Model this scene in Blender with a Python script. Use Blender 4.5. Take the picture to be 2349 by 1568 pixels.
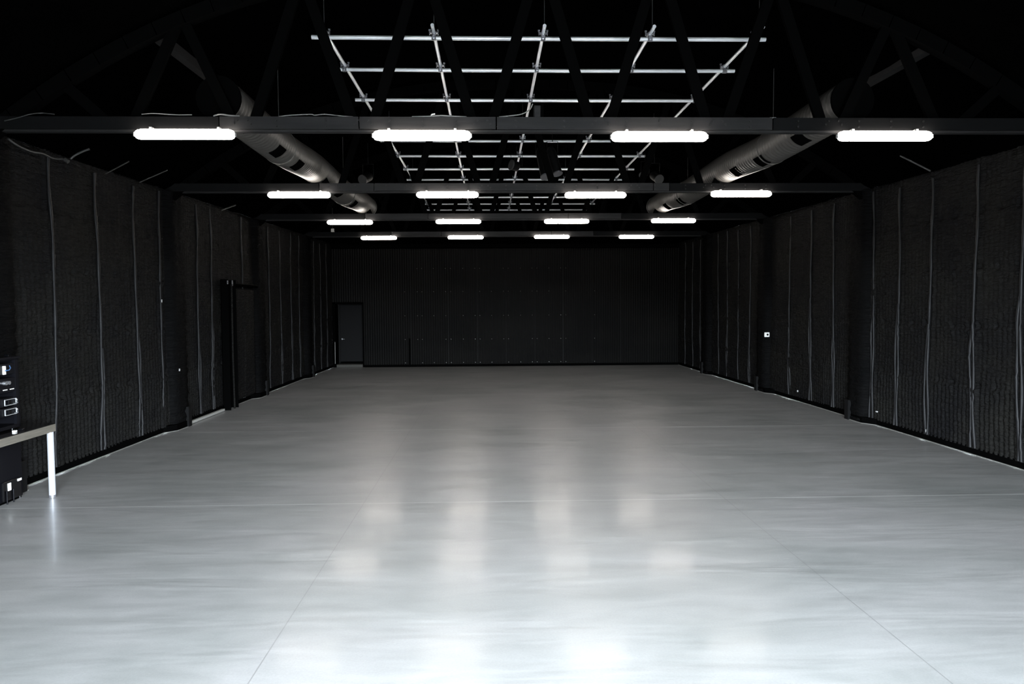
import bpy, math, random
import numpy as np
from mathutils import Vector, Matrix
random.seed(4)
PI = math.pi
for o in list(bpy.data.objects): bpy.data.objects.remove(o)
scn = bpy.context.scene
col = scn.collection

# ------------------------------------------------------------------ camera, world, daylight, exposure
FPX = 1663.3
CAMZ = 2.33
Rv = Vector((0.9995031, -0.0309454, -0.0059895))
Uv = Vector((0.0074720, 0.0480155, 0.9988186))
Fv = Vector((0.0306213, 0.9983671, -0.0482228))
cd = bpy.data.cameras.new('camera'); cam = bpy.data.objects.new('camera', cd); col.objects.link(cam)
cd.sensor_width = 36; cd.sensor_fit = 'HORIZONTAL'; cd.lens = 36 * FPX / 2349
cd.clip_start = 0.05; cd.clip_end = 200
M = Matrix.Identity(4)
for i in range(3):
    M[i][0] = Rv[i]; M[i][1] = Uv[i]; M[i][2] = -Fv[i]
M[2][3] = CAMZ
cam.matrix_world = M
scn.camera = cam

w = bpy.data.worlds.new('world'); scn.world = w; w.use_nodes = True
SKY, GROUND = 170.0, 12.5        # bright overcast sky above the horizon, darker yard below it
_nt = w.node_tree; _bg = _nt.nodes['Background']
_tc = _nt.nodes.new('ShaderNodeTexCoord'); _sx = _nt.nodes.new('ShaderNodeSeparateXYZ'); _nt.links.new(_tc.outputs['Generated'], _sx.inputs[0])
_r = _nt.nodes.new('ShaderNodeValToRGB'); _nt.links.new(_sx.outputs['Z'], _r.inputs[0])
_e = _r.color_ramp.elements; _e[0].position = 0.0; _e[1].position = 0.02
_e[0].color = (GROUND * .95 / SKY, GROUND * 1.0 / SKY, GROUND / SKY, 1); _e[1].color = (0.82, 0.92, 1.0, 1)
_nt.links.new(_r.outputs[0], _bg.inputs[0]); _bg.inputs[1].default_value = SKY
# daylight coming in through the big open roller door behind the viewpoint
REAR_Y = -1.6
DOOR_X0, DOOR_X1, DOOR_H = -1.75, 3.25, 3.7
ld = bpy.data.lights.new('door_portal', 'AREA'); ld.shape = 'RECTANGLE'
ld.size = DOOR_X1 - DOOR_X0; ld.size_y = DOOR_H - 0.1; ld.energy = 1; ld.cycles.is_portal = True   # portal: only guides sampling of the sky through the doorway
lo = bpy.data.objects.new('door_portal', ld); col.objects.link(lo)
lo.location = ((DOOR_X0 + DOOR_X1) / 2, REAR_Y - 0.1, DOOR_H / 2); lo.rotation_euler = (PI / 2, 0, 0)
LAMP = 45.0
vs = scn.view_settings
vs.view_transform = 'Standard'; vs.look = 'None'; vs.gamma = 1.0; vs.exposure = 0.0
try: vs.use_curve_mapping = False
except Exception: pass

# ------------------------------------------------------------------ materials
def mat(name, color, rough=0.5, metal=0.0, spec=0.5, emit=None, estr=0.0):
    m = bpy.data.materials.new(name); m.use_nodes = True
    b = m.node_tree.nodes['Principled BSDF']
    b.inputs['Base Color'].default_value = (*color, 1); b.inputs['Roughness'].default_value = rough
    b.inputs['Metallic'].default_value = metal; b.inputs['Specular IOR Level'].default_value = spec
    if emit:
        b.inputs['Emission Color'].default_value = (*emit, 1); b.inputs['Emission Strength'].default_value = estr
    return m
def N(m, t, **kw):
    n = m.node_tree.nodes.new(t)
    for k, v in kw.items():
        if k.startswith('i_'): n.inputs[k[2:].replace('_', ' ')].default_value = v
        else: setattr(n, k, v)
    return n
def K(m, a, ao, b, bi): m.node_tree.links.new(a.outputs[ao], b.inputs[bi])
def pos(m, scale=(1, 1, 1)):
    g = N(m, 'ShaderNodeNewGeometry'); mp = N(m, 'ShaderNodeMapping'); mp.inputs['Scale'].default_value = scale
    K(m, g, 'Position', mp, 'Vector'); return mp
def noise(m, scale_vec, scale=1.0, detail=4, rough=0.55, dist=0.0):
    mp = pos(m, scale_vec); n = N(m, 'ShaderNodeTexNoise'); n.inputs['Scale'].default_value = scale
    n.inputs['Detail'].default_value = detail; n.inputs['Roughness'].default_value = rough
    n.inputs['Distortion'].default_value = dist
    K(m, mp, 'Vector', n, 'Vector'); return n
def ramp(m, src, out, stops):
    r = N(m, 'ShaderNodeValToRGB'); K(m, src, out, r, 'Fac')
    e = r.color_ramp.elements
    while len(e) < len(stops): e.new(0.5)
    for i, (p, c) in enumerate(stops):
        e[i].position = p; e[i].color = (*c, 1) if len(c) == 3 else c
    return r
def math_(m, op, a, b=None, av=None, bv=None):
    n = N(m, 'ShaderNodeMath', operation=op)
    if a is not None: K(m, a[0], a[1], n, 0)
    elif av is not None: n.inputs[0].default_value = av
    if b is not None: K(m, b[0], b[1], n, 1)
    elif bv is not None: n.inputs[1].default_value = bv
    return n
def bsdf(m): return m.node_tree.nodes['Principled BSDF']

# black sprayed insulation foam
def foam_mat(name, c0, c1, rough, bump):
    m = mat(name, c0, rough, 0, 0.02)
    n1 = noise(m, (1, 5, 26), 1.0, 3, 0.6, 0.6)     # horizontal wrinkles
    n2 = noise(m, (14, 14, 14), 1.0, 4, 0.6)        # small lumps
    n3 = noise(m, (0.9, 0.9, 0.9), 1.0, 3, 0.6)     # slow patches
    n4 = noise(m, (1, 9, 1.2), 1.0, 2, 0.5)
    r = ramp(m, n3, 'Fac', [(0.3, c0), (0.7, c1)])
    K(m, r, 'Color', bsdf(m), 'Base Color')
    a = math_(m, 'MULTIPLY', (n1, 'Fac'), bv=1.0)
    b = math_(m, 'MULTIPLY', (n2, 'Fac'), bv=0.45)
    s = math_(m, 'ADD', (a, 0), (b, 0))
    bp = N(m, 'ShaderNodeBump'); bp.inputs['Strength'].default_value = bump; bp.inputs['Distance'].default_value = 0.05
    K(m, s, 0, bp, 'Height'); K(m, bp, 'Normal', bsdf(m), 'Normal')
    rr = ramp(m, n4, 'Fac', [(0.35, (rough - .06,) * 3), (0.65, (rough + .1,) * 3)])
    K(m, rr, 'Color', bsdf(m), 'Roughness')
    return m
m_foam = foam_mat('black_foam', (0.0060, 0.0060, 0.0067), (0.0105, 0.0102, 0.0094), 0.50, 1.0)
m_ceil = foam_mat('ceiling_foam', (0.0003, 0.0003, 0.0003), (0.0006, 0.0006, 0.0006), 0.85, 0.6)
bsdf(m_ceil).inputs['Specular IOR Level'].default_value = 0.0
m_seam = mat('highlight_seam_foam', (0.0088, 0.0088, 0.0095), 0.45, 0, 0.12)  # slightly lighter and glossier foam: highlights on the ridges put into the material
m_black = mat('flat_black_paint', (0.003, 0.003, 0.0032), 0.6, 0, 0.1)
m_pure = mat('black_cavity', (0.0012, 0.0012, 0.0012), 0.8, 0, 0.0)
m_web = mat('black_painted_timber', (0.0013, 0.0013, 0.0013), 0.8, 0, 0.0)
m_foamd = foam_mat('dark_column_foam', (0.0022, 0.0022, 0.0024), (0.0036, 0.0036, 0.0037), 0.6, 0.9)

m_chord = mat('dark_painted_beam', (0.020, 0.0195, 0.020), 0.55, 0, 0.15)
n = noise(m_chord, (1.5, 6, 14), 1.0, 5, 0.6)
K(m_chord, ramp(m_chord, n, 'Fac', [(0.3, (0.009, 0.0088, 0.0091)), (0.7, (0.0145, 0.014, 0.0143))]), 'Color', bsdf(m_chord), 'Base Color')
bp = N(m_chord, 'ShaderNodeBump'); bp.inputs['Strength'].default_value = 0.25; bp.inputs['Distance'].default_value = 0.01
K(m_chord, n, 'Fac', bp, 'Height'); K(m_chord, bp, 'Normal', bsdf(m_chord), 'Normal')

m_chend = mat('blacker_beam_end', (0.0042, 0.0042, 0.0044), 0.6, 0, 0.04)
m_bolt = mat('dark_bolt', (0.006, 0.006, 0.006), 0.5, 0, 0.3)
m_pipe = mat('galvanised_pipe', (0.80, 0.82, 0.86), 0.36, 0.35, 0.6)
n = noise(m_pipe, (3, 3, 3), 1.0, 4, 0.6)
K(m_pipe, ramp(m_pipe, n, 'Fac', [(0.3, (0.78, 0.80, 0.84)), (0.7, (0.92, 0.93, 0.95))]), 'Color', bsdf(m_pipe), 'Base Color')
m_clamp = mat('clamp_steel', (0.22, 0.22, 0.24), 0.4, 0.7)
m_rod = mat('dull_rod', (0.05, 0.05, 0.05), 0.5, 0.5)
m_cable = mat('grey_cable', (0.16, 0.155, 0.15), 0.5)
m_lamp = mat('glowing_tube', (1, 1, 1), 0.4, 0, 0.5, (1.0, 0.925, 0.84), LAMP)
m_house = mat('lamp_housing', (0.25, 0.25, 0.25), 0.5)
m_white = mat('white_plastic', (0.80, 0.80, 0.78), 0.4)
m_gloss = mat('gloss_black', (0.0015, 0.0015, 0.002), 0.25, 0, 0.25)
m_duct = mat('dark_coated_duct', (0.038, 0.036, 0.033), 0.5, 0.0, 0.4)
m_steel = mat('brushed_steel', (0.46, 0.43, 0.37), 0.36, 0.85)
n = noise(m_steel, (4, 4, 90), 1.0, 3, 0.5)
K(m_steel, ramp(m_steel, n, 'Fac', [(0.35, (0.40, 0.375, 0.32)), (0.65, (0.52, 0.485, 0.42))]), 'Color', bsdf(m_steel), 'Base Color')
m_leg = mat('galvanised_leg', (0.72, 0.74, 0.80), 0.32, 0.6)
m_rack = mat('rack_black', (0.0025, 0.0025, 0.0035), 0.45, 0, 0.08)
m_rackin = mat('rack_unit_face', (0.0030, 0.0030, 0.0042), 0.4, 0, 0.12)
m_chrome = mat('bright_metal', (0.75, 0.76, 0.80), 0.25, 0.9)
m_bluecab = mat('blue_cable', (0.05, 0.13, 0.30), 0.45)
m_sill = mat('pale_aluminium_sill', (0.42, 0.42, 0.40), 0.4, 0.4)
m_mortar = mat('pale_grout_bead', (0.14, 0.138, 0.128), 0.8)
m_step = mat('dull_concrete_step', (0.05, 0.049, 0.045), 0.7, 0, 0.1)
m_door = mat('charcoal_door_paint', (0.0045, 0.0045, 0.0050), 0.5, 0, 0.06)
m_screw = mat('screw_head', (0.10, 0.10, 0.096), 0.45, 0.0)

# corrugated sheet of the back wall
m_corr = mat('black_corrugated_sheet', (0.013, 0.0128, 0.0122), 0.5, 0, 0.05)
n = noise(m_corr, (0.5, 1, 0.8), 1.0, 4, 0.6)
K(m_corr, ramp(m_corr, n, 'Fac', [(0.35, (0.0020, 0.0020, 0.0020)), (0.7, (0.0042, 0.0040, 0.0037))]), 'Color', bsdf(m_corr), 'Base Color')

# polished concrete
m_floor = mat('polished_concrete', (0.33, 0.33, 0.33), 0.25, 0, 0.5)
def build_floor():
    m = m_floor
    a = noise(m, (0.34, 0.42, 1), 1.0, 6, 0.62, 0.6)
    b = noise(m, (0.9, 3.0, 1), 1.0, 5, 0.65, 0.8)
    c = noise(m, (60, 60, 1), 1.0, 3, 0.7)
    ra = ramp(m, a, 'Fac', [(0.30, (0.185, 0.190, 0.187)), (0.52, (0.228, 0.228, 0.226)), (0.72, (0.262, 0.256, 0.258))])
    rb = ramp(m, b, 'Fac', [(0.30, (0.84, 0.845, 0.84)), (0.70, (1.07, 1.06, 1.06))])
    rc = ramp(m, c, 'Fac', [(0.3, (0.90,) * 3), (0.7, (1.07,) * 3)])
    x1 = N(m, 'ShaderNodeMix', data_type='RGBA', blend_type='MULTIPLY'); x1.inputs[0].default_value = 1
    K(m, ra, 'Color', x1, 6); K(m, rb, 'Color', x1, 7)
    x2 = N(m, 'ShaderNodeMix', data_type='RGBA', blend_type='MULTIPLY'); x2.inputs[0].default_value = 1
    m.node_tree.links.new(x1.outputs[2], x2.inputs[6]); K(m, rc, 'Color', x2, 7)
    # saw cut joints
    g = N(m, 'ShaderNodeNewGeometry'); sx = N(m, 'ShaderNodeSeparateXYZ'); K(m, g, 'Position', sx, 0)
    wob = noise(m, (0.6, 0.6, 1), 1.0, 2, 0.5)
    def line(axis, at, half):
        d = math_(m, 'SUBTRACT', (sx, axis), bv=at); d = math_(m, 'ADD', (d, 0), (math_(m, 'MULTIPLY_ADD', (wob, 'Fac'), bv=0.02), 0)) if False else d
        ab = math_(m, 'ABSOLUTE', (d, 0)); lt = math_(m, 'LESS_THAN', (ab, 0), bv=half); return lt
    def mx(a_, b_): return math_(m, 'MAXIMUM', (a_, 0), (b_, 0))
    cross = mx(mx(line('Y', 8.60, 0.010), line('Y', 13.80, 0.016)), mx(line('Y', 19.2, 0.02), line('Y', 3.4, 0.006)))
    along = mx(line('X', -1.52, 0.0045), line('X', 2.83, 0.0045))
    x3 = N(m, 'ShaderNodeMix', data_type='RGBA', blend_type='MIX'); K(m, math_(m, 'MULTIPLY', (cross, 0), bv=0.55), 0, x3, 0)
    m.node_tree.links.new(x2.outputs[2], x3.inputs[6]); x3.inputs[7].default_value = (0.50, 0.50, 0.49, 1)
    x4 = N(m, 'ShaderNodeMix', data_type='RGBA', blend_type='MIX'); K(m, math_(m, 'MULTIPLY', (along, 0), bv=0.5), 0, x4, 0)
    m.node_tree.links.new(x3.outputs[2], x4.inputs[6]); x4.inputs[7].default_value = (0.09, 0.09, 0.09, 1)
    m.node_tree.links.new(x4.outputs[2], bsdf(m).inputs['Base Color'])
    bsdf(m).inputs['IOR'].default_value = 1.75; bsdf(m).inputs['Coat Weight'].default_value = 0.13; bsdf(m).inputs['Coat Roughness'].default_value = 0.13; bsdf(m).inputs['Coat IOR'].default_value = 1.45
    d = noise(m, (0.5, 1.2, 1), 1.0, 2, 0.5, 0.2)
    rr = ramp(m, d, 'Fac', [(0.35, (0.33,) * 3), (0.70, (0.41,) * 3)])
    K(m, rr, 'Color', bsdf(m), 'Roughness')
    e = noise(m, (0.45, 1.9, 1), 1.0, 3, 0.55, 0.4)
    bp = N(m, 'ShaderNodeBump'); bp.inputs['Strength'].default_value = 0.16; bp.inputs['Distance'].default_value = 0.06
    K(m, e, 'Fac', bp, 'Height'); K(m, bp, 'Normal', bsdf(m), 'Normal')
build_floor()

# ------------------------------------------------------------------ mesh helpers
class MB:
    def __init__(s): s.v = []; s.f = []; s.sm = []
    def add(s, vs, fs, smooth=False):
        o = len(s.v); s.v += [tuple(p) for p in vs]; s.f += [tuple(o + i for i in f) for f in fs]; s.sm += [smooth] * len(fs); return s
    def box(s, x0, x1, y0, y1, z0, z1):
        return s.add([(x0, y0, z0), (x1, y0, z0), (x1, y1, z0), (x0, y1, z0), (x0, y0, z1), (x1, y0, z1), (x1, y1, z1), (x0, y1, z1)],
                     [(3, 2, 1, 0), (4, 5, 6, 7), (0, 1, 5, 4), (1, 2, 6, 5), (2, 3, 7, 6), (3, 0, 4, 7)])
    def cbox(s, c, size, bev=0.0, rot=None):
        hx, hy, hz = size[0] / 2, size[1] / 2, size[2] / 2
        b = min(bev, hx * .9, hy * .9, hz * .9)
        if b <= 0:
            vs = [(x, y, z) for z in (-hz, hz) for (x, y) in ((-hx, -hy), (hx, -hy), (hx, hy), (-hx, hy))]
            fs = [(3, 2, 1, 0), (4, 5, 6, 7), (0, 1, 5, 4), (1, 2, 6, 5), (2, 3, 7, 6), (3, 0, 4, 7)]
        else:   # chamfered box: 24 verts
            vs = []; idx = {}
            for sx in (-1, 1):
                for sy in (-1, 1):
                    for sz in (-1, 1):
                        for a in range(3):
                            p = [sx * (hx - b), sy * (hy - b), sz * (hz - b)]; p[a] = (sx * hx, sy * hy, sz * hz)[a]
                            idx[(sx, sy, sz, a)] = len(vs); vs.append(tuple(p))
            fs = []
            for a in range(3):
                o = [i for i in range(3) if i != a]
                for sg in (-1, 1):
                    q = []
                    for (u, w_) in ((-1, -1), (1, -1), (1, 1), (-1, 1)):
                        t = [0, 0, 0]; t[a] = sg; t[o[0]] = u; t[o[1]] = w_; q.append(idx[(*t, a)])
                    fs.append(q)
            for a in range(3):          # edges
                o = [i for i in range(3) if i != a]
                for u in (-1, 1):
                    for w_ in (-1, 1):
                        t0 = [0, 0, 0]; t1 = [0, 0, 0]; t0[a] = -1; t1[a] = 1
                        for t in (t0, t1): t[o[0]] = u; t[o[1]] = w_
                        fs.append([idx[(*t0, o[0])], idx[(*t1, o[0])], idx[(*t1, o[1])], idx[(*t0, o[1])]])
            for sx in (-1, 1):
                for sy in (-1, 1):
                    for sz in (-1, 1): fs.append([idx[(sx, sy, sz, 0)], idx[(sx, sy, sz, 1)], idx[(sx, sy, sz, 2)]])
        c = Vector(c)
        vs = [c + (rot @ Vector(p) if rot else Vector(p)) for p in vs]
        return s.add(vs, fs)
    def bar(s, a, b, wd, dp, side=(0, 1, 0)):      # rectangular bar from a to b; wd in plane, dp along side
        a = Vector(a); b = Vector(b); t = (b - a).normalized(); sd = Vector(side); u = t.cross(sd).normalized(); sd = u.cross(t).normalized()
        vs = [p + u * (i * wd / 2) + sd * (j * dp / 2) for p in (a, b) for (i, j) in ((-1, -1), (1, -1), (1, 1), (-1, 1))]
        return s.add(vs, [(3, 2, 1, 0), (4, 5, 6, 7), (0, 1, 5, 4), (1, 2, 6, 5), (2, 3, 7, 6), (3, 0, 4, 7)])
    def tube(s, pts, r, n=10, caps=True, radii=None):
        pts = [Vector(p) for p in pts]; rings = []; up = Vector((0.13, 0.21, 0.97)).normalized()
        for i, p in enumerate(pts):
            t = (pts[min(i + 1, len(pts) - 1)] - pts[max(i - 1, 0)]).normalized()
            u = t.cross(up)
            if u.length < 0.2: u = t.cross(Vector((1, 0, 0)))
            u.normalize(); v_ = t.cross(u); rr = radii[i] if radii else r
            rings.append([p + u * (rr * math.cos(2 * PI * k / n)) + v_ * (rr * math.sin(2 * PI * k / n)) for k in range(n)])
        vs = [q for rg in rings for q in rg]; fs = []
        for i in range(len(pts) - 1):
            for k in range(n):
                fs.append((i * n + k, i * n + (k + 1) % n, (i + 1) * n + (k + 1) % n, (i + 1) * n + k))
        s.add(vs, fs, True)
        if caps:
            s.add(rings[0], [tuple(range(n))[::-1]]); s.add(rings[-1], [tuple(range(n))])
        return s
    def build(s, name, m, parent=None, loc=None):
        me = bpy.data.meshes.new(name); me.from_pydata([tuple(p) for p in s.v], [], s.f)
        me.polygons.foreach_set('use_smooth', s.sm); me.materials.append(m)
        me.update()
        o = bpy.data.objects.new(name, me); col.objects.link(o)
        if loc: o.location = loc
        if parent: o.parent = parent
        return o
def fixn(o):
    import bmesh
    b = bmesh.new(); b.from_mesh(o.data); bmesh.ops.recalc_face_normals(b, faces=b.faces); b.to_mesh(o.data); b.free(); return o
def tag(o, label=None, cat=None, group=None, kind=None):
    if label: o['label'] = label
    if cat: o['category'] = cat
    if group: o['group'] = group
    if kind: o['kind'] = kind
    return o
def thing(name, label, cat, loc=(0, 0, 0), rz=0, group=None):
    o = bpy.data.objects.new(name, None); col.objects.link(o); o.location = loc; o.rotation_euler = (0, 0, rz)
    return tag(o, label, cat, group)
def struct(o, label=None): o['kind'] = 'structure'; return tag(o, label)
def copy_tree(o, parent=None):
    c = o.copy(); col.objects.link(c); c.parent = parent
    for ch in [x for x in col.objects if x.parent == o]: copy_tree(ch, c)
    return c

# ------------------------------------------------------------------ the shell
XL, XR, YB = -6.17, 7.5, 28.6
XC = 0.66; HALF = (XR - XL) / 2
def roof_z(x, y):
    u = min(1.0, abs(x - XC) / HALF)
    return 4.47 + 0.0155 * (y - 9) + 2.22 * (1 - u ** 2.5)

f = MB(); f.add([(XL - .3, -7, 0), (XR + .3, -7, 0), (XR + .3, YB + .9, 0), (XL - .3, YB + .9, 0)], [(0, 1, 2, 3)])
struct(f.build('floor', m_floor), 'polished grey concrete floor with thin saw cut joints')

def vnoise(a, b, seed):     # smooth value noise on 2 arrays
    rs = np.random.RandomState(seed); T = rs.rand(64, 64)
    ia = np.floor(a).astype(int); ib = np.floor(b).astype(int); fa = a - ia; fb = b - ib
    fa = fa * fa * (3 - 2 * fa); fb = fb * fb * (3 - 2 * fb)
    g = lambda i, j: T[i % 64, j % 64]
    return (g(ia, ib) * (1 - fa) + g(ia + 1, ib) * fa) * (1 - fb) + (g(ia, ib + 1) * (1 - fa) + g(ia + 1, ib + 1) * fa) * fb

PIERS = [9.15, 14.33, 19.42, 24.55]
SEAM_L = [2.5, 4.8, 5.9, 7.0, 8.1, 10.42, 11.62, 12.82, 13.78, 15.5, 16.25, 18.25, 20.45, 21.55, 22.7, 23.65, 25.6, 26.6, 27.6]
SEAM_R = [2.5, 4.8, 5.9, 7.0, 8.1, 9.95, 10.95, 12.1, 13.05, 13.92, 15.55, 16.65, 17.85, 20.6, 21.6, 22.6, 23.5, 25.5, 26.5, 27.5]
GIRTS = [1.09, 2.0, 2.9, 3.75]
def foam_wall(name, X, sgn, seams, seed, mat_):
    ys = list(np.arange(REAR_Y, 7.5, 0.12)) + list(np.arange(7.5, 16.0, 0.022)) + list(np.arange(16.0, YB + .001, 0.04))
    ys = np.array(ys); zs = np.concatenate([np.arange(0.10, 1.3, 0.03), np.arange(1.3, 4.35, 0.026), [4.4, 4.55, 4.75, 4.95]])
    Y, Z = np.meshgrid(ys, zs, indexing='ij')
    top = 4.47 + 0.0155 * (Y - 9) + 0.06
    Z = np.minimum(Z, top)
    d = np.zeros_like(Y)
    wig = (vnoise(Z * 1.3, Y * 0 + seed, seed) - .5) * .09 + (vnoise(Z * 6, Y * 0 + seed, seed + 7) - .5) * .02
    for k, s in enumerate(seams):
        wk = (vnoise(Z * 1.1 + k * 9, Y * 0 + k, seed + k) - .5) * .11 * np.clip(1.6 - Z * .3, .25, 1)
        strength = 0.6 + 0.5 * math.sin(k * 2.3 + seed)
        q = Y - s - wk
        d += (0.016 * strength + .010) * (np.exp(-((q - .045) / .024) ** 2) + np.exp(-((q + .045) / .024) ** 2)) - .014 * np.exp(-(q / .014) ** 2)
    low = 1 / (1 + np.exp((Z - 1.06) / .05))
    ribp = 2 * PI * (Y + wig * .35) / .105
    rib = np.abs(np.sin(ribp / 2))
    amp = .007 + .018 * low + .006 * vnoise(Y * .9, Z * 1.1, seed + 3)
    notch = vnoise(Y * 7, Z * 16, seed + 11)
    d += amp * rib * (0.7 + .6 * notch)
    d -= low * .006 * np.exp(-((np.mod(Z + .03 * vnoise(Y * 5, Z, seed + 5), .085) - .04) / .015) ** 2)
    wr = vnoise(Y * 3.2, Z * 13, seed + 21); up = 1 - low
    patch = np.clip(vnoise(Y * .9, Z * 1.3, seed + 31) * 1.8 - .35, 0, 1) * (.35 + .65 / (1 + np.exp(-(Z - 1.9) / .12)))
    d += up * .016 * np.clip(wr - .45, 0, 1)
    d += up * patch * .020 * np.exp(-((wr - .5) / .09) ** 2) * (.35 + .65 * rib)
    d += .02 * (vnoise(Y * .8, Z * .8, seed + 41) - .5)
    for gz in GIRTS:
        gg = gz + .06 * (vnoise(Y * .8, Y * 0 + gz, seed + 51) - .5)
        d -= .010 * np.exp(-((Z - gg) / .03) ** 2)
        d += .007 * np.exp(-((Z - gg + .07) / .035) ** 2)
        for k, s in enumerate(seams):
            for off in (.14, .55, .93):
                d -= .050 * np.exp(-((Y - s - off) / .032) ** 2 - ((Z - gg) / .050) ** 2)
                d += .030 * np.exp(-((Y - s - off) / .028) ** 2 - ((Z - gg + .10) / .05) ** 2)
    Xa = X + sgn * d
    nY, nZ = Y.shape
    v = np.stack([Xa, Y, Z], -1).reshape(-1, 3)
    i = np.arange(nY - 1)[:, None] * nZ + np.arange(nZ - 1)[None, :]
    if sgn > 0: q = np.stack([i, i + nZ, i + nZ + 1, i + 1], -1)
    else: q = np.stack([i, i + 1, i + nZ + 1, i + nZ], -1)
    me = bpy.data.meshes.new(name); me.from_pydata(v.tolist(), [], q.reshape(-1, 4).tolist())
    me.polygons.foreach_set('use_smooth', [True] * len(me.polygons)); me.materials.append(mat_); me.update()
    o = bpy.data.objects.new(name, me); col.objects.link(o)
    o['kind'] = 'structure'
    rr = random.Random(seed)
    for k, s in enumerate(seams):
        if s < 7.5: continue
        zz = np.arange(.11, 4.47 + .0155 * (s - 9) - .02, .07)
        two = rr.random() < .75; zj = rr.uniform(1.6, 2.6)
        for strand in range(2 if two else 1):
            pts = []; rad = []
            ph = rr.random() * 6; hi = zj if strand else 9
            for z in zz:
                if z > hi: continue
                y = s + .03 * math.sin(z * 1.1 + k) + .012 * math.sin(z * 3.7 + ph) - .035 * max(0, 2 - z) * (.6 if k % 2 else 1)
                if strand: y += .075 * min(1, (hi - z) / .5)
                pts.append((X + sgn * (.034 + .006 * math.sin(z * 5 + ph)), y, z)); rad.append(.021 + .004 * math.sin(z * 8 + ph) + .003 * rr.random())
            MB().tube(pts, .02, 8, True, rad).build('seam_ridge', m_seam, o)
    return o
wl = foam_wall('wall_left', XL, 1, SEAM_L, 3, m_foam); wl['label'] = 'black foam sprayed left wall with vertical seams'
wr_ = foam_wall('wall_right', XR, -1, SEAM_R, 12, m_foam); wr_['label'] = 'black foam sprayed right wall with vertical seams'

def pier(parent, X, sgn, yc, prot, seed):
    nz = 90; sec = []
    hw = .30
    for (a, b) in ((-hw - .05, -.05), (-hw, prot * .6), (-hw + .05, prot), (-.1, prot * 1.02), (.1, prot * 1.02), (hw - .05, prot), (hw, prot * .6), (hw + .05, -.05)): sec.append((a, b))
    zs = np.linspace(0, roof_z(X, yc) + .02, nz); vs = []; fs = []
    rs = np.random.RandomState(seed)
    for i, z in enumerate(zs):
        for j, (a, b) in enumerate(sec):
            e = rs.randn() * .006 + .010 * math.sin(z * 31 + 1.5 * math.sin(z * 5)) * (1 if 0 < j < 7 else 0)
            vs.append((X + sgn * (b + e), yc + a + rs.randn() * .004, z))
    m_ = len(sec)
    for i in range(nz - 1):
        for j in range(m_ - 1):
            q = (i * m_ + j, i * m_ + j + 1, (i + 1) * m_ + j + 1, (i + 1) * m_ + j); fs.append(q if sgn > 0 else q[::-1])
    o = MB().add(vs, fs, True).build('pilaster', m_foamd, parent)
    o2 = MB().cbox((X + sgn * (prot + .01), yc + .2 , .2), (.09, .16, .40), .006).build('column_shoe', m_black, parent)
for i, y in enumerate(PIERS):
    pier(wl, XL, 1, y, .15, 5 + i); pier(wr_, XR, -1, y, .17, 15 + i)

# ceiling: black foam barrel roof
xs = np.linspace(XL - .35, XR + .35, 60); ys = np.linspace(REAR_Y - .2, YB + .2, 90)
vs = [(x, y, roof_z(x, y) + 0.012 * math.sin(y * 14) * (1 if abs(x - XC) < HALF else 0)) for y in ys for x in xs]
fs = [(j * 60 + i, (j + 1) * 60 + i, (j + 1) * 60 + i + 1, j * 60 + i + 1) for j in range(89) for i in range(59)]
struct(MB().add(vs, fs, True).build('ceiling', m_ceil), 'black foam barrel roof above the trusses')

# back wall: corrugated sheet with a door opening at its left end
DX0, DX1, DTOP = -6.02, -5.00, 2.44
def corr_profile(x0, x1, pitch=.0915, amp=.020):
    n_ = int((x1 - x0) / pitch * 6); out = []
    for i in range(n_ + 1):
        x = x0 + (x1 - x0) * i / n_; ph = (x % pitch) / pitch
        p = max(0, min(1, (abs(ph - .5) * 2 - .25) / .5)); out.append((x, amp * p))
    return out
def corr(mb, x0, x1, z0, z1):
    pr = corr_profile(x0, x1); vs = []
    for z in (z0, z1):
        for (x, d) in pr: vs.append((x, YB - d, z))
    n_ = len(pr); mb.add(vs, [(i, i + 1, n_ + i + 1, n_ + i) for i in range(n_ - 1)])
mb = MB(); corr(mb, DX1 + .06, XR + .1, 0.09, 4.62); corr(mb, XL - .1, DX1 + .06, DTOP + .10, 4.62)
for x in (-5.0, -3.1, -1.62, -.47, .64, 1.78, 2.9, 4.06, 5.2, 6.3):       # lapped sheet edges
    mb.box(x - .012, x + .012, YB - .028, YB - .018, .1 if x > DX1 else DTOP + .1, 4.6)
wb = struct(mb.build('wall_back', m_corr), 'black corrugated metal back wall')
mb = MB()       # gable above
gv = [(x, YB, 4.55) for x in np.linspace(XL - .3, XR + .3, 40)] + [(x, YB, roof_z(x, YB) + .1) for x in np.linspace(XL - .3, XR + .3, 40)]
mb.add(gv, [(i, i + 1, 40 + i + 1, 40 + i) for i in range(39)])
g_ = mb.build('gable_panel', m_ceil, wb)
mb = MB(); mb.box(-4.9, XR + .3, YB + .02, YB + .2, -.02, 5); mb.box(XL - .3, -4.9, YB + .7, YB + .9, -.02, 5); mb.build('sheathing', m_pure, wb)
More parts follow.
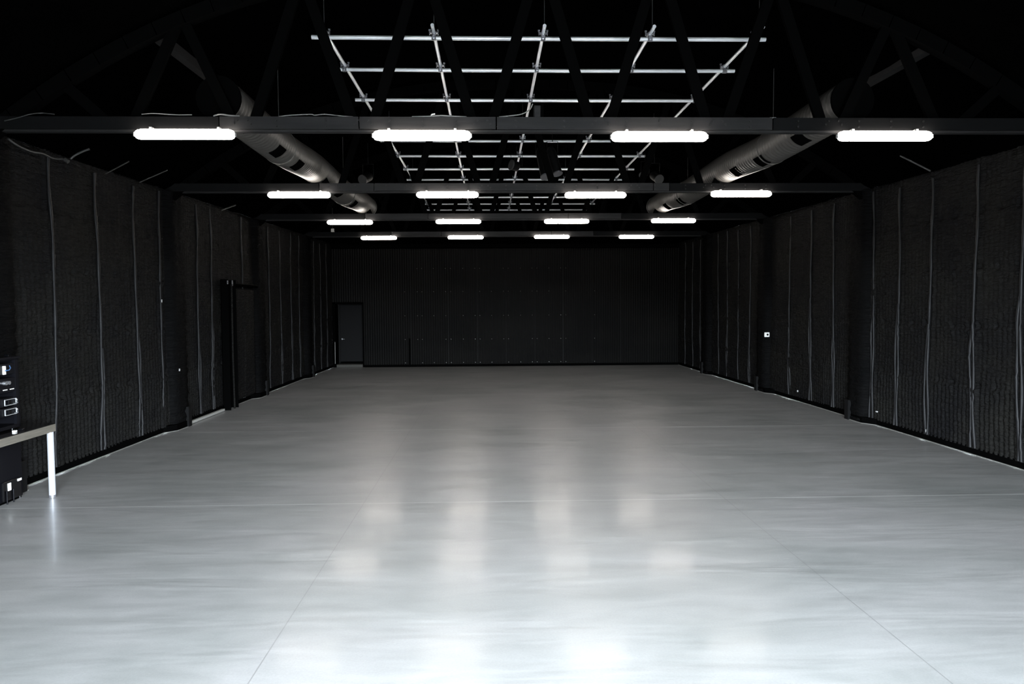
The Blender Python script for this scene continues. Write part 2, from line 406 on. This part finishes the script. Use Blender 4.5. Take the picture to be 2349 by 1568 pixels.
# header beam and base strip
struct(MB().cbox((XC, YB - .08, 4.72), (13.6, .12, .16), .01).build('trim_1', m_web), 'dark header beam above the corrugated back wall')
struct(MB().cbox(((DX1 + XR) / 2 + .05, YB - .06, .045), (XR - DX1 - .1, .06, .09), .006).build('baseboard_back', m_pure))
sc = MB().tube([(0, 0, 0), (0, -.012, 0)], .014, 6).build('screw', m_screw, wb, (-.57, YB - .03, 3.0))
SX = [-3.32, -2.83, -2.65, -2.19, -1.72, -1.52, -1.04, -.57, -.38, .08, .55, .74, 1.22, 1.68, 1.87, 2.34, 2.81, 3.01, 4.15]
first = True
for zi, z in enumerate((3.854, 2.949, 2.007, 1.079, .16)):
    for k, x in enumerate(SX):
        if (k * 7 + zi * 5) % 9 == 0: continue
        if first: s = sc; first = False
        else: s = sc.copy(); col.objects.link(s); s.parent = wb
        s.location = (x, YB - .024, z)

# door in a shallow recess with a raised concrete step
RY = YB + .55
mb = MB()
mb.box(DX0 - .14, DX0 - .02, YB - .02, RY, 0, DTOP + .1); mb.box(DX1 + .02, DX1 + .07, YB - .03, RY, 0, DTOP + .1)
mb.box(DX0 - .14, DX1 + .07, YB - .02, RY, DTOP + .04, DTOP + .12); mb.box(DX0 - .3, DX1 + .2, RY + .06, RY + .12, 0, DTOP + .2)
al = struct(mb.build('trim_2', m_pure), 'black lined recess around the back door')
d1 = bpy.data.objects.new('door_1', None); col.objects.link(d1); d1.location = (DX0, RY, 0.16)
struct(d1, 'plain charcoal door in the back wall at its left end')
MB().cbox((.50, .02, 1.16), (.90, .045, 2.26), .004).build('door_leaf', m_door, d1)
fr = MB(); fr.box(.0, .05, -.03, .05, 0, 2.36); fr.box(.95, 1.0, -.03, .05, 0, 2.36); fr.box(0, 1.0, -.03, .05, 2.30, 2.36); fr.build('door_frame', m_black, d1)
hd = MB(); hd.tube([(.13, -.01, .93), (.13, -.06, .93)], .012, 8); hd.tube([(.12, -.06, .93), (.24, -.06, .93)], .011, 8); hd.tube([(.13, .0, .93), (.13, -.012, .93)], .03, 12)
hd.build('door_handle', m_chrome, d1)
struct(MB().cbox(((DX0 + DX1) / 2, YB + .27, .055), (DX1 - DX0, .56, .11), .01).build('trim_3', m_step), 'pale concrete step under the back door')
struct(MB().box(DX0 - .05, DX0 - .03, YB - .04, YB - .02, .15, 1.0).build('trim_4', m_cable))
# black conduit at the foot of the back wall
tag(MB().tube([(-3.14, YB - .06, 0), (-3.14, YB - .06, 1.12)], .03, 8).build('conduit', m_pure), 'short black conduit standing up the lower left of the corrugated wall', 'conduit')

# rear wall with the big doorway (behind the viewpoint)
mb = MB(); t = .2
mb.box(XL - .3, DOOR_X0, REAR_Y - t, REAR_Y, 0, 4.6); mb.box(DOOR_X1, XR + .3, REAR_Y - t, REAR_Y, 0, 4.6); mb.box(XL - .3, XR + .3, REAR_Y - t, REAR_Y, DOOR_H, 7.0)
struct(mb.build('wall_rear', m_foam), 'black wall with the wide open doorway behind the viewpoint')

# base sills and grout beads along the side walls
def run(name, X, sgn, m, w0, w1, z0, z1, label=None):
    mb = MB(); n_ = 120; vs = []
    for i in range(n_ + 1):
        y = REAR_Y + (YB - REAR_Y) * i / n_; e = .004 * math.sin(i * 1.7) + .003 * math.sin(i * .61)
        b = 0
        for p in PIERS:
            if abs(y - p) < .42: b = .16
        vs += [(X + sgn * (w0 + b), y, z0), (X + sgn * (w1 + b + (e if z1 < .02 else 0)), y, z0), (X + sgn * (w1 + b + (e if z1 < .02 else 0)), y, z1), (X + sgn * (w0 + b), y, z1)]
    fs = []
    for i in range(n_):
        for k in range(4): fs.append((i * 4 + k, i * 4 + (k + 1) % 4, (i + 1) * 4 + (k + 1) % 4, (i + 1) * 4 + k))
    mb.add(vs, fs); return struct(fixn(mb.build(name, m)), label)
run('baseboard_left', XL, 1, m_pure, -.2, .012, 0.0, .12); run('baseboard_right', XR, -1, m_pure, -.2, .012, 0.0, .12)
run('trim_5', XL, 1, m_mortar, .0, .030, 0, .008, 'pale bead along the foot of the left wall'); run('trim_6', XR, -1, m_mortar, .0, .032, 0, .008, 'pale bead along the foot of the right wall')
struct(MB().cbox((XL + .10, 15.6, .035), (.07, 2.0, .05), .005).build('trim_7', m_sill), 'bright metal sill at the foot of the left wall')

# foam covered side door in the left wall with steel channel beside it
d2 = bpy.data.objects.new('door_2', None); col.objects.link(d2); d2.location = (XL, 17.45, 0); struct(d2, 'foam covered door leaf in the left wall beside the tall channel')
mb = MB(); ny = 50; nz = 60; vs = []
for i in range(ny + 1):
    for j in range(nz + 1):
        y = 1.55 * i / ny; z = .10 + 2.74 * j / nz
        d = .075 + .006 * abs(math.sin(PI * y / .105)) + .022 * math.exp(-((y - .78 + .03 * math.sin(z * 3)) / .03) ** 2) + .004 * math.sin(z * 40 + 3 * math.sin(y * 7))
        if i in (0, ny) or j in (0, nz): d = 0
        vs.append((d, y, z))
mb.add(vs, [(i * (nz + 1) + j, (i + 1) * (nz + 1) + j, (i + 1) * (nz + 1) + j + 1, i * (nz + 1) + j + 1) for i in range(ny) for j in range(nz)], True)
mb.build('door_leaf', m_foam, d2)
MB().cbox((.07, .80, 2.885), (.16, 1.75, .05), .008).build('door_header', m_pure, d2)
MB().cbox((.07, .80, 2.93), (.12, 1.70, .022), .005).build('header_flashing', m_foam, d2)
ch = thing('steel_channel', 'tall black steel channel standing against the left wall beside the foam door', 'steel post', (XL + .05, 16.75, 0))
mb = MB(); mb.box(0, .17, 0, .012, 0, 3.0); mb.box(0, .17, .50, .512, 0, 3.0); mb.box(0, .012, 0, .51, 0, 3.0)
mb.build('channel', m_pure, ch)
MB().tube([(.15, .30, 0), (.14, .29, 1.2), (.15, .28, 2.9)], .022, 8).build('pull_rod', m_foam, ch)
MB().cbox((.165, .0, 2.93), (.02, .03, .08)).build('top_bolt', m_chrome, ch); MB().cbox((.165, .30, 2.92), (.02, .035, .13)).build('top_bracket', m_chrome, ch)

# ------------------------------------------------------------------ trusses
TY = [9.05, 14.2, 19.35, 24.5]; TZ = [4.50, 4.57, 4.65, 4.71]; CH = .148
JX0 = .655; JS = 1.45
names = ['nearest bolted roof truss with black webs behind the closest lamp row', 'second roof truss from the camera above the second lamp row',
         'third roof truss from the camera above the third lamp row', 'farthest roof truss just before the corrugated back wall']
def truss(i):
    y, zb = TY[i], TZ[i]
    t = thing('roof_truss', names[i], 'roof truss', (0, y, zb), 0, 'roof trusses across the hall')
    gaps = {0: [-1.57, .10], 1: [-2.2, 3.2], 2: [-1.6, 2.1], 3: [-1.6, 2.1]}[i]
    mb = MB(); e = [XL - .05] + gaps + [XR + .05]
    ec = [-3.25, 3.52]
    for (xa, xb) in ((XL - .05, ec[0] - .006), (ec[1] + .006, XR + .05)):
        MB().box(xa, xb, -.07, .07, -.003, CH - .003).build('chord_end', m_chend, t)
    e = [ec[0]] + [g for g in gaps if ec[0] < g < ec[1]] + [ec[1]]
    for k in range(len(e) - 1):
        for (ya, yb) in ((-.07, -.03), (.03, .07)): mb.box(e[k] + .008, e[k + 1] - .008, ya, yb, 0 + (.004 if k % 2 else 0), CH)
    mb.box(XL, XR, -.045, .045, -.03, -.004)
    mb.build('bottom_chord', m_chord, t)
    top = lambda x: roof_z(x, y) - .16 - zb
    mb = MB(); n_ = 40; xs_ = np.linspace(XL + .1, XR - .1, n_)
    for k in range(n_ - 1): mb.bar((xs_[k], 0, top(xs_[k])), (xs_[k + 1] + .01, 0, top(xs_[k + 1] + .01)), .16, .13)
    mb.build('top_chord', m_web, t)
    for k in range(-4, 4):
        jx = JX0 + (k + .5) * JS
        for sg in (-1, 1):
            tx = jx + sg * JS / 2
            if tx < XL + .3 or tx > XR - .3: continue
            MB().bar((jx + sg * .10, 0, .02), (tx - sg * .03, 0, top(tx)), .125 if i < 2 else .12, .055).build('web', m_web, t)
    if i < 2:
        bm_ = MB().tube([(0, 0, 0), (0, -.010, 0)], .013, 8); b0 = None
        def bolt(x, z):
            nonlocal b0
            if b0 is None: b0 = bm_.build('bolt', m_bolt, t); b = b0
            else: b = b0.copy(); col.objects.link(b); b.parent = t
            b.location = (x, -.070, z)
        for k in range(-3, 3):
            jx = JX0 + (k + .5) * JS
            for (dx, z) in ((-.06, .105), (.06, .105), (-.10, .062), (.10, .062)): bolt(jx + dx, z)
            for fr_ in ((.28, .69) if k % 2 else (.22, .5, .78)):
                for z in (.105, .035): bolt(jx + fr_ * JS, z)
    return t
for i in range(4): truss(i)

# roof purlins seen between the trusses
for (x, z, lb) in ((-4.12, 5.70, 'dull dark roof purlin running from the top left towards the first truss'), (5.72, 5.62, 'dull dark roof purlin running from the top right towards the first truss')):
    p = MB(); p.bar((x, 9.3, z + .03), (x, 14.05, z + .10), .12, .12, (0, 0, 1)); tag(p.build('roof_purlin', m_chord), lb, 'purlin', 'roof purlins')

# ------------------------------------------------------------------ tube lights
LX = [[-3.63, -.80, 2.09, 4.89], [-3.61, -.79, 2.06, 4.90], [-3.63, -.80, 2.05, 4.89], [-3.66, -.78, 2.10, 4.95]]
LZ = [[4.42, 4.41, 4.40, 4.41], [4.49, 4.49, 4.48, 4.50], [4.57, 4.58, 4.58, 4.59], [4.65, 4.66, 4.67, 4.66]]
def lamp():
    t = thing('tube_light', '', 'ceiling light')
    L = 1.175; ns = 12; ends = [(0, .35), (.015, .75), (.04, .95), (.07, 1.0)]
    st = [(-L / 2 + a, s) for a, s in ends] + [(L / 2 - a, s) for a, s in reversed(ends)]
    vs = []; n_ = 16
    for (x, s) in st:
        for k in range(n_):
            a = 2 * PI * k / n_; ca, sa = math.cos(a), math.sin(a)
            vs.append((x, .052 * s * math.copysign(abs(ca) ** .7, ca), .058 * s * math.copysign(abs(sa) ** .7, sa)))
    fs = [(i * n_ + k, i * n_ + (k + 1) % n_, (i + 1) * n_ + (k + 1) % n_, (i + 1) * n_ + k) for i in range(len(st) - 1) for k in range(n_)]
    fs += [tuple(range(n_))[::-1], tuple((len(st) - 1) * n_ + k for k in range(n_))]
    fixn(MB().add(vs, fs, True).build('diffuser', m_lamp, t))
    MB().cbox((0, .0, .062), (1.05, .035, .012), .003).build('spine', m_house, t)
    for sx in (-1, 1):
        MB().cbox((sx * .40, .03, .078), (.03, .10, .02), .002).build('bracket', m_house, t)
        MB().cbox((sx * (L / 2 + .008), 0, 0), (.018, .045, .05), .006).build('end_cap', m_house, t)
    return t
rowt = ['nearest', 'second', 'third', 'farthest']; colt = ['leftmost', 'centre left', 'centre right', 'rightmost']
L0 = lamp()
for i in range(4):
    for j in range(4):
        o = L0 if (i, j) == (0, 0) else copy_tree(L0)
        o.location = (LX[i][j], TY[i] - .138, LZ[i][j] - .005 - (.0 if i else .0))
        tag(o, '%s glowing white tube light in the %s row below the truss' % (colt[j], rowt[i]), 'ceiling light', 'glowing tube lights under the trusses')

# ------------------------------------------------------------------ pipe grid
GZ = 5.90
PY = [9.83, 11.13, 12.73, 14.45, 15.80, 17.38, 19.02, 20.57, 22.2, 23.79, 25.37, 26.90]
PE = [(-2.32, 3.74), (-2.22, 3.76), (-2.28, 3.64), (-2.3, 3.7), (-2.31, 3.55), (-2.22, 3.74), (-2.20, 3.80), (-2.29, 3.78), (-2.3, 3.7), (-2.25, 3.6), (-2.2, 3.7), (-2.3, 3.6)]
PX = [-2.14, -.71, .74, 2.17, 3.60]
gr = thing('pipe_grid', 'suspended grid of bright galvanised scaffold pipes up between the trusses', 'pipe grid', (0, 0, GZ))
for y, (a, b) in zip(PY, PE):
    MB().tube([(a, y, 0), ((a + b) / 2, y, random.uniform(-.01, .01)), (b, y, 0)], .027, 12).build('cross_pipe', m_pipe, gr)
for x in PX:
    MB().tube([(x, 9.55, .06), (x, 18.2, .055), (x, 27.2, .06)], .024, 10).build('run_pipe', m_pipe, gr)
def clampmesh():
    mb = MB()
    mb.tube([(-.03, 0, 0), (.03, 0, 0)], .036, 10); mb.tube([(0, -.03, .06), (0, .03, .06)], .034, 10)
    for s in (-1, 1):
        mb.tube([(s * .02, -.05, .02), (s * .02, -.05, -.045)], .009, 6); mb.tube([(s * .055, -.01, .09), (s * .055, -.01, .035)], .010, 6)
        mb.cbox((s * .045, -.01, .06), (.03, .05, .014)); mb.cbox((s * .055, -.01, .095), (.026, .026, .018))
    mb.tube([(0, -.045, .0), (0, -.058, .0)], .016, 8)
    return mb
c0 = clampmesh().build('clamp', m_clamp, gr); ff = True
for y in PY:
    for x in PX:
        if ff: c = c0; ff = False
        else: c = c0.copy(); col.objects.link(c); c.parent = gr
        c.location = (x, y, 0)
for x in PX:
    for y in (9.72, 15.9, 20.7, 25.5):
        MB().tube([(x + .01, y, .06), (x + .01, y, roof_z(x, y) - GZ)], .005, 6).build('hanger_rod', m_rod, gr)

# ------------------------------------------------------------------ ducts
def duct(xc, lab, sgn, vents):
    t = thing('air_duct', lab, 'air duct', (xc, 0, 0), 0, 'round air ducts along the trusses')
    kk = [(9.22, 4.93), (11.8, 4.90), (14.2, 4.995), (16.8, 4.965), (19.35, 5.085), (20.05, 5.075)]
    key = []
    for (a_, za), (b_, zb_) in zip(kk[:-1], kk[1:]):
        for q_ in range(8):
            u_ = q_ / 8; key.append((a_ + (b_ - a_) * u_, za + (zb_ - za) * (u_ * u_ * (3 - 2 * u_))))
    key.append(kk[-1])
    ky = [k[0] for k in key]; kz = [k[1] for k in key]
    R = .265; ys_ = np.arange(9.22, 20.06, .022); n_ = 28; vs = []
    for i, y in enumerate(ys_):
        z = float(np.interp(y, ky, kz)); r = R + .007 * math.cos(2 * PI * y / .11)
        for k in range(n_):
            a = 2 * PI * k / n_; vs.append((r * math.cos(a), y, z + r * math.sin(a)))
    fs = [(i * n_ + k, i * n_ + (k + 1) % n_, (i + 1) * n_ + (k + 1) % n_, (i + 1) * n_ + k) for i in range(len(ys_) - 1) for k in range(n_)]
    fixn(MB().add(vs, fs, True).build('duct_tube', m_duct, t))
    mb = MB(); z = kz[-1]
    for rr, yy in ((R + .016, 20.0), ): mb.tube([(0, yy, z), (0, yy + .05, z)], rr, 28)
    mb.build('end_collar', m_duct, t)
    MB().tube([(0, 9.20, 4.93), (0, 9.24, 4.93)], R + .01, 28).build('end_cap', m_pure, t)
    for y in vents:
        z = float(np.interp(y, ky, kz)); vs = []; fs = []; m_ = 8; hl = .17
        for i, yy in enumerate((y - hl, y + hl)):
            for rr in (R + .010, R - .02):
                for k in range(m_ + 1):
                    a = -PI / 2 + sgn * .62 + sgn * (-.40 + .80 * k / m_); vs.append((rr * math.cos(a), yy, z + rr * math.sin(a)))
        q = m_ + 1
        for k in range(m_): fs += [(k, k + 1, 2 * q + k + 1, 2 * q + k), (k, k + 1, q + k + 1, q + k), (2 * q + k, 2 * q + k + 1, 3 * q + k + 1, 3 * q + k)]
        fixn(MB().add(vs, fs).build('vent_slot', m_pure, t))
    for y in (11.8, 16.9):
        z = float(np.interp(y, ky, kz)); MB().tube([(0, y - .02, z), (0, y + .02, z)], R + .014, 28).build('duct_strap', m_duct, t)
        MB().tube([(0, y, z + R), (0, y, roof_z(xc, y) - .0)], .006, 6).build('hanger_rod', m_rod, t)
duct(-3.33, 'ribbed round air duct on the left resting across the trusses', 1, (9.75, 11.2, 12.3, 15.7, 17.3))
duct(4.63, 'ribbed round air duct on the right resting across the trusses', -1, (10.4, 11.9, 13.1, 16.9, 18.2))

# ------------------------------------------------------------------ black spotlights hung from the grid
def spot(a, b, r, rim, label, yaw=0):
    a = Vector(a); b = Vector(b)
    t = thing('spotlight', label, 'spotlight', tuple(a), 0, 'black spotlights among the roof pipes')
    d = b - a; L = d.length; u = d.normalized()
    MB().tube([(0, 0, 0), u * (L * .12), u * (L * .2), u * L], r, 14, True, [r * .5, r * .85, r, r]).build('barrel', m_black, t)
    MB().tube([u * (L - .01), u * (L + .015)], r * 1.08, 14).build('rim', rim, t)
    MB().tube([u * (L * .3) + Vector((-r - .015, 0, 0)), u * (L * .3) + Vector((-r - .015, 0, .28)), u * (L * .3) + Vector((r + .015, 0, .28)), u * (L * .3) + Vector((r + .015, 0, 0))], .008, 6).build('yoke', m_black, t)
    zt = roof_z(a.x, a.y)
    q = u * (L * .3) + Vector((0, 0, .28)); MB().tube([q, Vector((q.x, q.y, max(.35, GZ - a.z + .05)))], .008, 6).build('drop_rod', m_black, t)
    return t
def P(x, y, Y):       # pixel on the photograph's frame -> point at depth Y
    d = Fv + Rv * ((x - 1174.5) / FPX) - Uv * ((y - 784) / FPX); k = Y / d.y
    return Vector((d.x * k, Y, CAMZ + d.z * k))
spot(P(1238, 338, 15.3), P(1252, 405, 15.0), .105, m_clamp, 'long black spotlight hanging below the grid near the centre, left of a pair')
spot(P(1262, 338, 15.3), P(1279, 398, 15.1), .10, m_clamp, 'long black spotlight hanging below the grid near the centre, right of a pair')
spot(P(1190, 383, 16.6), P(1173, 378, 16.5), .11, m_rod, 'stubby black spotlight pointing left, just left of the central pair')
spot(P(850, 403, 16.3), P(832, 412, 16.0), .10, m_rod, 'small dim spotlight above the left end of the second truss')
spot(P(1497, 400, 16.3), P(1512, 411, 16.0), .10, m_rod, 'small dim spotlight above the right end of the second truss')
spot(P(1482, 396, 17.3), P(1474, 402, 17.1), .08, m_rod, 'tiny dark spotlight beside the run pipe at right, before the third truss')

# boxes, cables and conduits on the nearest truss
y0 = TY[0]; zt = TZ[0] + CH
jb = thing('junction_box', 'dim grey junction box standing on the nearest truss at its middle', 'junction box', P(1232, 268, y0))
jb.location.z = zt + .0
MB().cbox((0, 0, .075), (.085, .09, .15), .008).build('box_body', m_chord, jb); MB().cbox((.062, 0, .085), (.035, .07, .17), .004).build('box_strap', m_pure, jb)
def cable(pts, r, m, label, name='loose_cable', cat='cable', group=None):
    pts = [Vector(p) for p in pts]; out = []
    for i in range(len(pts) - 1):
        p0 = pts[max(i - 1, 0)]; p1 = pts[i]; p2 = pts[i + 1]; p3 = pts[min(i + 2, len(pts) - 1)]
        for k in range(6):
            u = k / 6; out.append(.5 * ((2 * p1) + (p2 - p0) * u + (2 * p0 - 5 * p1 + 4 * p2 - p3) * u * u + (3 * p1 - p0 - 3 * p2 + p3) * u ** 3))
    out.append(pts[-1]); return tag(MB().tube(out, r, 7).build(name, m), label, cat, group)
yc = y0 - .055
def ch_pts(l): return [P(x, y, yc) for (x, y) in l]
cable(ch_pts([(640, 267), (668, 264), (712, 262), (722, 264), (745, 262), (785, 266), (810, 268)]), .006, m_cable, 'thin pale cable lying along the top of the nearest truss at left', group='cables on the nearest truss')
cable(ch_pts([(1145, 268), (1165, 266), (1190, 263), (1205, 258), (1216, 250), (1222, 238)]), .007, m_cable, 'pale cable rising from the nearest truss to the grid near its middle', group='cables on the nearest truss')
cable(ch_pts([(945, 268), (980, 267), (1010, 265), (1045, 267), (1070, 268)]), .010, m_cable, 'straight grey conduit on the nearest truss above the centre left tube light', 'conduit', 'conduit')
cable(ch_pts([(990, 267), (990, 263), (998, 261)]), .009, m_white, 'tiny white pipe elbow standing on the nearest truss', 'pipe_elbow', 'pipe fitting')
cable(ch_pts([(490, 266), (505, 262), (528, 265), (550, 266)]), .010, m_cable, 'short grey conduit on the nearest truss above the far left tube light', 'conduit', 'conduit')
cable(ch_pts([(325, 262), (352, 260), (400, 263), (440, 263)]), .006, m_cable, 'thin cable on the nearest truss above the left half of the far left tube light', group='cables on the nearest truss')
cable([P(10, 277, 8.9), P(40, 270, 8.9), P(68, 262, 8.9), (P(95, 259, 9.0)), P(125, 262, 9.0)], .007, m_rod, 'thin grey cable sagging near the top left corner of the hall', group='cables on the nearest truss')
cable(ch_pts([(1766, 270), (1780, 270)]), .008, m_cable, 'short pale conduit stub on the nearest truss towards the right', 'conduit', 'conduit')

# braces and pipe along the top of the side walls
def rod(a, b, r, label, m=None): tag(MB().tube([a, b], r, 7).build('brace_rod', m or m_rod), label, 'brace', 'thin braces under the roof edge')
rod(P(243, 398, 11.6), P(296, 370, 11.9), .010, 'thin brace at the top of the left wall, nearest the camera')
rod(P(320, 418, 12.6), P(384, 390, 12.9), .010, 'thin brace at the top of the left wall just before the second truss')
rod(P(508, 482, 16.6), P(540, 470, 17.1), .018, 'thin brace at the top of the left wall past the second truss')
rod(P(2022, 374, 13.3), P(2152, 331, 11.4), .010, 'thin brace under the roof at right, rising to the right')
rod(P(2065, 357, 11.9), P(2135, 392, 11.6), .014, 'thin brace under the roof at right, falling to the right')
cable([P(18, 318, 9.3), P(45, 336, 9.5), P(75, 348, 9.8), P(98, 352, 10.0), P(122, 363, 10.3), P(144, 364, 10.5)], .014, m_rod, 'bent dark pipe along the top of the left wall', 'edge_pipe', 'pipe')
cable([P(148, 365, 10.5), P(157, 371, 10.5)], .028, m_rod, 'small pipe bracket at the top of the left wall', 'pipe_bracket', 'bracket')
cable([P(162, 364, 10.6), P(172, 356, 10.6), P(190, 347, 10.6), P(205, 342, 10.6)], .016, m_rod, 'short bent pipe hanging at the top of the left wall beside the bracket', 'edge_pipe', 'pipe')
pl = MB().cbox((0, 0, 0), (.09, .02, .10), .004).build('wire_plate', m_cable, None); pl.location = P(763, 528, 21.0); tag(pl, 'small grey plate hanging beneath the third row left tube light', 'plate')
MB().tube([(0, 0, .05), (0, 0, roof_z(pl.location.x, 21.0) - pl.location.z)], .004, 5).build('plate_wire', m_rod, pl)

# wall box on the right pier
tm = thing('thermostat', 'small square white thermostat with black dial on the right wall pilaster', 'thermostat', (7.355, PIERS[2] - .40, 1.555))
MB().cbox((0, 0, 0), (.135, .05, .125), .012).build('cover', m_white, tm)
MB().tube([(.008, -.02, .002), (.008, -.034, .002)], .026, 14).build('dial', m_gloss, tm)
MB().cbox((0, .07, 0), (.06, .10, .06), .003).build('mounting_box', m_black, tm)

# small pale flecks and tags on the walls
m_fleck = mat('pale_fleck', (0.30, 0.30, 0.30), 0.6, 0, 0.2)
def fleck(p, size, label, name='paint_chip', cat='paint chip'):
    o = MB().cbox((0, 0, 0), size, min(size) * .3).build(name, m_fleck); o.location = p; tag(o, label, cat)
fleck(Vector((XL + .20, 14.10, 1.16)), (.02, .035, .05), 'small pale chip on the pilaster of the left wall')
fleck(Vector((XR - .04, 13.70, .27)), (.03, .06, .03), 'pale chip low on the right wall beside the pilaster')
fleck(Vector((XR - .04, 12.10, .17)), (.03, .03, .06), 'tiny white tag low on the right wall at the foot of a seam')
fleck(Vector((XR - .04, 17.30, .25)), (.03, .03, .05), 'tiny pale tag low on the right wall past the pilaster')
fleck(Vector((XL + .05, 13.75, 2.48)), (.03, .02, .06), 'tiny pale fleck halfway up the left wall beside the pilaster')

# ------------------------------------------------------------------ steel worktable and rack at left
A = Vector((-5.44, 9.12, 0)); ang = -0.03      # long edge direction, slightly skewed
tb = thing('worktable', 'stainless steel worktable with round bright legs at the left edge', 'table', (A.x, A.y, 0), -ang * 1.0)
m_topdark = mat('dark_reflection_steel', (0.05, 0.05, 0.05), 0.12, 0.9)  # steel darkened: reflection of the black wall put into its colour
# local frame: +y along the visible long edge away from camera, -x towards the wall
Lx, Ly = .50, 2.0; H = .92
MB().cbox((-Lx / 2 + .02, -Ly / 2 + .03, H - .012), (Lx, Ly, .024), .004).build('tabletop', m_topdark, tb)
mb = MB(); mb.box(-Lx + .02, .02, -Ly + .03, -Ly + .05, H - .10, H - .012); mb.box(.0, .022, -Ly + .03, .03, H - .10, H - .010); mb.box(-Lx + .02, .02, .012, .03, H - .10, H - .012)
mb.build('apron', m_steel, tb)
for (lx, ly) in ((-.02, -.015), (-Lx + .05, -.015), (-.02, -Ly + .08), (-Lx + .05, -Ly + .08)):
    lg = MB().tube([(lx, ly, .03), (lx, ly, H - .05)], .038, 16).build('leg', m_leg, tb)
    MB().tube([(lx, ly, 0), (lx, ly, .03)], .041, 16, True).build('foot', m_clamp, lg)
rk = thing('rack_case', 'black equipment rack case standing on the steel table', 'equipment rack', (-5.62, 8.80, H), -ang)
W_ = 1.0; Dp = .40; Hh = .85       # width runs along -y, front faces +x
mb = MB(); mb.box(-Dp, 0, -.03, 0, 0.02, Hh); mb.box(-Dp, 0, -W_, -W_ + .03, 0.02, Hh); mb.box(-Dp, 0, -W_, 0, 0.02, .06); mb.box(-Dp, -.0, -W_, 0, Hh - .03, Hh); mb.box(-Dp, -Dp + .02, -W_, 0, .02, Hh)
mb.build('case', m_rack, rk)
mb = MB(); mb.box(-.03, .006, -.075, -.03, .06, Hh - .03); mb.build('rack_rail', m_rackin, rk)
mb = MB(); mb.box(-.02, .02, -W_ - .01, .012, Hh - .012, Hh + .012); mb.build('lid_edge', m_rackin, rk)
for ly in (-.08, -.9):
    for lx in (-.05, -.33): MB().tube([(lx, ly, 0), (lx, ly, .022)], .022, 10).build('rubber_foot', m_gloss, rk)
Mr = Matrix.Rotation(-ang, 4, 'Z')
def rp(x, y, z): return Vector((-5.62, 8.80, H)) + Mr @ Vector((x, y, z))
def unit(name, label, cat, z0, z1, group=None):
    t = MB().cbox((-.10, -.075 - .225, (z1 - z0) / 2), (.20, .45, z1 - z0 - .006), .003).build(name, m_rackin, rk, (0, 0, z0))
    t['label'] = label
    return t
for k, (z0, lb) in enumerate(((.285, 'upper of two black rack drawers with latch handles'), (.17, 'lower of two black rack drawers with latch handles'))):
    t = unit('rack_drawer', lb, 'rack drawer', z0, z0 + .105, 'rack drawers')
    fr_ = MB(); pts = [(.012, -.09, .02), (.012, -.09, .085), (.012, -.30, .085), (.012, -.30, .02), (.012, -.09, .02)]
    for a_, b_ in zip(pts[:-1], pts[1:]): fr_.bar(a_, b_, .006, .012, (1, 0, 0))
    fr_.build('drawer_frame', m_house, t)
    MB().tube([(.0, -.095, .025), (.03, -.095, .03), (.03, -.095, .075), (0, -.095, .08)], .008, 8).build('handle', m_chrome, t)
    MB().cbox((.012, -.215, .052), (.012, .05, .05), .004).build('latch', m_gloss, t)
t = unit('control_unit', 'black rack unit with two silver knobs and white marks', 'rack unit', .45, .62)
for ly in (-.23, -.29): MB().tube([(0, ly, .115), (.035, ly, .115)], .022, 14, True, None).build('knob', m_chrome, t)
for ly in (-.145, -.27): MB().cbox((.004, ly, .035), (.004, .075, .010)).build('white_mark', m_white, t)
t = unit('patch_unit', 'black rack patch unit with a short blue cable', 'rack unit', .66, .79)
MB().tube([(0, -.17, .10), (.03, -.20, .075), (.04, -.24, .055), (.03, -.30, .05)], .006, 7).build('blue_cable', m_bluecab, t)
MB().cbox((.01, -.285, .055), (.02, .04, .10), .003).build('plug_block', m_white, t)
# small things on rack and table
def prop(name, p, size, m, label, cat, bev=.004):
    o = MB().cbox((0, 0, size[2] / 2), size, bev).build(name, m); o.location = p; o.rotation_euler.z = -ang; tag(o, label, cat); return o
prop('adapter', rp(-.05, -.11, Hh + .012), (.05, .06, .03), m_gloss, 'small glossy black adapter lying on top of the rack case', 'adapter')
o_ = prop('adapter', Vector((-5.50, 8.62, H)), (.05, .05, .025), m_gloss, 'small black adapter on the steel table before the rack case', 'adapter')
prop('white_sticker_block', Vector((-5.50, 8.50, H)), (.04, .04, .02), m_white, 'tiny white block on the steel table edge before the rack case', 'block')
# black power conditioner standing under the table
pc = thing('floor_cabinet', 'black cabinet standing on the floor under the steel table', 'cabinet', (-5.90, 9.12, 0), 0)
MB().cbox((-.10, -.45, .40), (.32, .95, .76), .012).build('body', m_rack, pc)
MB().cbox((-.10, -.45, .01), (.30, .90, .02)).build('plinth', m_pure, pc)
MB().cbox((.075, -.22, .155), (.03, .34, .23), .006).build('lower_box', m_gloss, pc)
MB().cbox((.094, -.28, .20), (.006, .055, .09)).build('white_tag', m_white, pc)
MB().cbox((.094, -.09, .245), (.006, .07, .028)).build('white_tag', m_white, pc)
for ly in (-.34, -.22): MB().tube([(.10, ly, .0), (.10, ly, .16)], .008, 6).build('cable_drop', m_rackin, pc)
